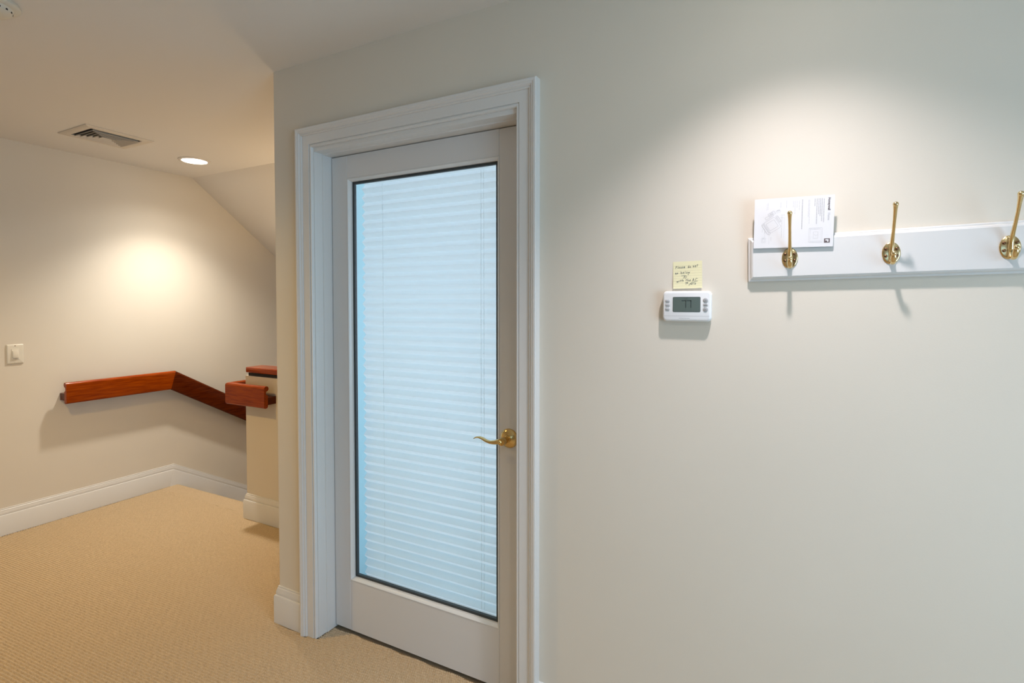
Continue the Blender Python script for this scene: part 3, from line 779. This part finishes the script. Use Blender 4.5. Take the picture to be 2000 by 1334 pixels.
# text runs from the top of the sheet downward (turned a quarter right); u,v in fractions of the sheet
def uv(u, v_): return (-LW/2+LW*u, LH/2-LH*v_)
def vline(u, v0, v1, broken=True):
    out = []; v_ = v0
    while v_ < v1:
        l = random.uniform(.03, .075) if broken else v1-v0
        e_ = min(v_+l, v1); out.append([uv(u, v_), uv(u, e_)]); v_ = e_+.012
    return out
pr('print_heading', vline(.612, .06, .64), .0016, 'print_mid')
pr('print_text', sum([vline(u, a, b_) for u, a, b_ in ((.875, .07, .52), (.852, .06, .50), (.832, .06, .40), (.812, .06, .36), (.79, .06, .55), (.765, .06, .20))], []), .0014, 'print_mid')
pr('print_small', sum([vline(u, a, b_) for u, a, b_ in ((.700, .07, .54), (.688, .07, .40), (.575, .08, .26), (.545, .08, .22), (.52, .08, .34), (.50, .08, .20), (.415, .06, .20), (.34, .09, .2), (.175, .09, .22), (.36, .33, .80), (.385, .33, .36), (.11, .62, .68), (.145, .63, .70), (.225, .78, .86))], []), .0010, 'print')
def poly(c, pts, a, s_=1.0):
    ca, sa = math.cos(R(a)), math.sin(R(a)); cx, cz = c
    return [(cx+(x*ca-z*sa)*s_, cz+(x*sa+z*ca)*s_) for x, z in pts]
def rrl(w, h, r_): p = rr_outline(w, h, r_, 4); return p+[p[0]]
c0 = uv(.235, .54)
pr('print_diagram', [poly(c0, rrl(.031, .031, .005), 32), poly(c0, rrl(.022, .020, .002), 32), poly(uv(.158, .62), rrl(.007, .032, .003), 32), poly(uv(.15, .63), rrl(.004, .028, .002), 32),
                     poly(uv(.195, .37), rrl(.020, .006, .001), 32), poly(uv(.225, .31), rrl(.016, .008, .001), 32), poly(uv(.225, .31), rrl(.007, .004, .001), 32),
                     poly(uv(.315, .42), rrl(.005, .018, .001), 32), poly(uv(.32, .42), rrl(.003, .014, .001), 32)], .0005, 'print_mid')
pr('print_diagram', [[uv(.20, .72), uv(.20, .92)], [uv(.14, .60), uv(.14, .80)], [uv(.16, .1), uv(.16, .24)], [uv(.33, .40), uv(.39, .40), uv(.39, .80)], poly(uv(.13, .84), rrl(.009, .012, .001), 0), poly(uv(.13, .84), rrl(.005, .008, .001), 0),
                     poly(uv(.31, .27), rrl(.010, .005, .002), 15), poly(uv(.31, .25), rrl(.006, .003, .001), 15)], .0005, 'print')
c1 = uv(.785, .77)
pr('print_diagram', [poly(c1, rrl(.0295, .036, .003), 0), poly(c1, rrl(.024, .030, .002), 0), poly(c1, rrl(.010, .016, .001), 0), poly(uv(.79, .765), [(-.004, .002), (-.001, -.002), (.002, -.001), (.004, .001)], 0)], .0005, 'print')
# square emblem
ex, ez = uv(.925, .885); q = .0062
mesh('emblem', ([(ex+x, -.0006, ez+z) for x, z in ((-q, -q*.85), (q, -q*.85), (q, q*.85), (-q, q*.85))], [(0, 1, 2, 3)]), M['print_dark'], lf)
mesh('emblem_cutout', ([(ex+x*q, -.0008, ez+z*q) for x, z in ((-.55, .5), (.55, .5), (.55, -.5), (.1, -.5), (.1, .0), (-.55, .0))], [(0, 1, 2, 3, 4, 5)]), M['paper'], lf)
# maker's name down the right edge
def text_mesh(name, txt, size, m, parent, loc, rot, bold=0.0):
    cu = bpy.data.curves.new(name, 'FONT'); cu.body = txt; cu.size = size; cu.offset = bold; cu.resolution_u = 3
    o = bpy.data.objects.new(name, cu); COL.objects.link(o); bpy.context.view_layer.update()
    me = bpy.data.meshes.new_from_object(o.evaluated_get(bpy.context.evaluated_depsgraph_get()))
    bpy.data.objects.remove(o); bpy.data.curves.remove(cu)
    me.materials.clear(); me.materials.append(m); t = bpy.data.objects.new(name, me); COL.objects.link(t)
    t.parent = parent; t.location = loc; t.rotation_euler = rot; return t
ux, uz = uv(.925, .05)
# font lies in x-y facing +z: turn it to face -y, then a quarter right
text_mesh('print_name', 'Honeywell', .0072, M['print_dark'], lf, (ux, -.0006, uz), Matrix.Rotation(R(90), 3, 'Y').to_4x4().to_3x3().__matmul__(Matrix.Rotation(R(90), 3, 'X')).to_euler(), .00022)
text_mesh('print_name', 'Home', .0072, M['print_mid'], lf, (ux, -.0006, uz-.0375), Matrix.Rotation(R(90), 3, 'Y').__matmul__(Matrix.Rotation(R(90), 3, 'X')).to_euler(), 0)
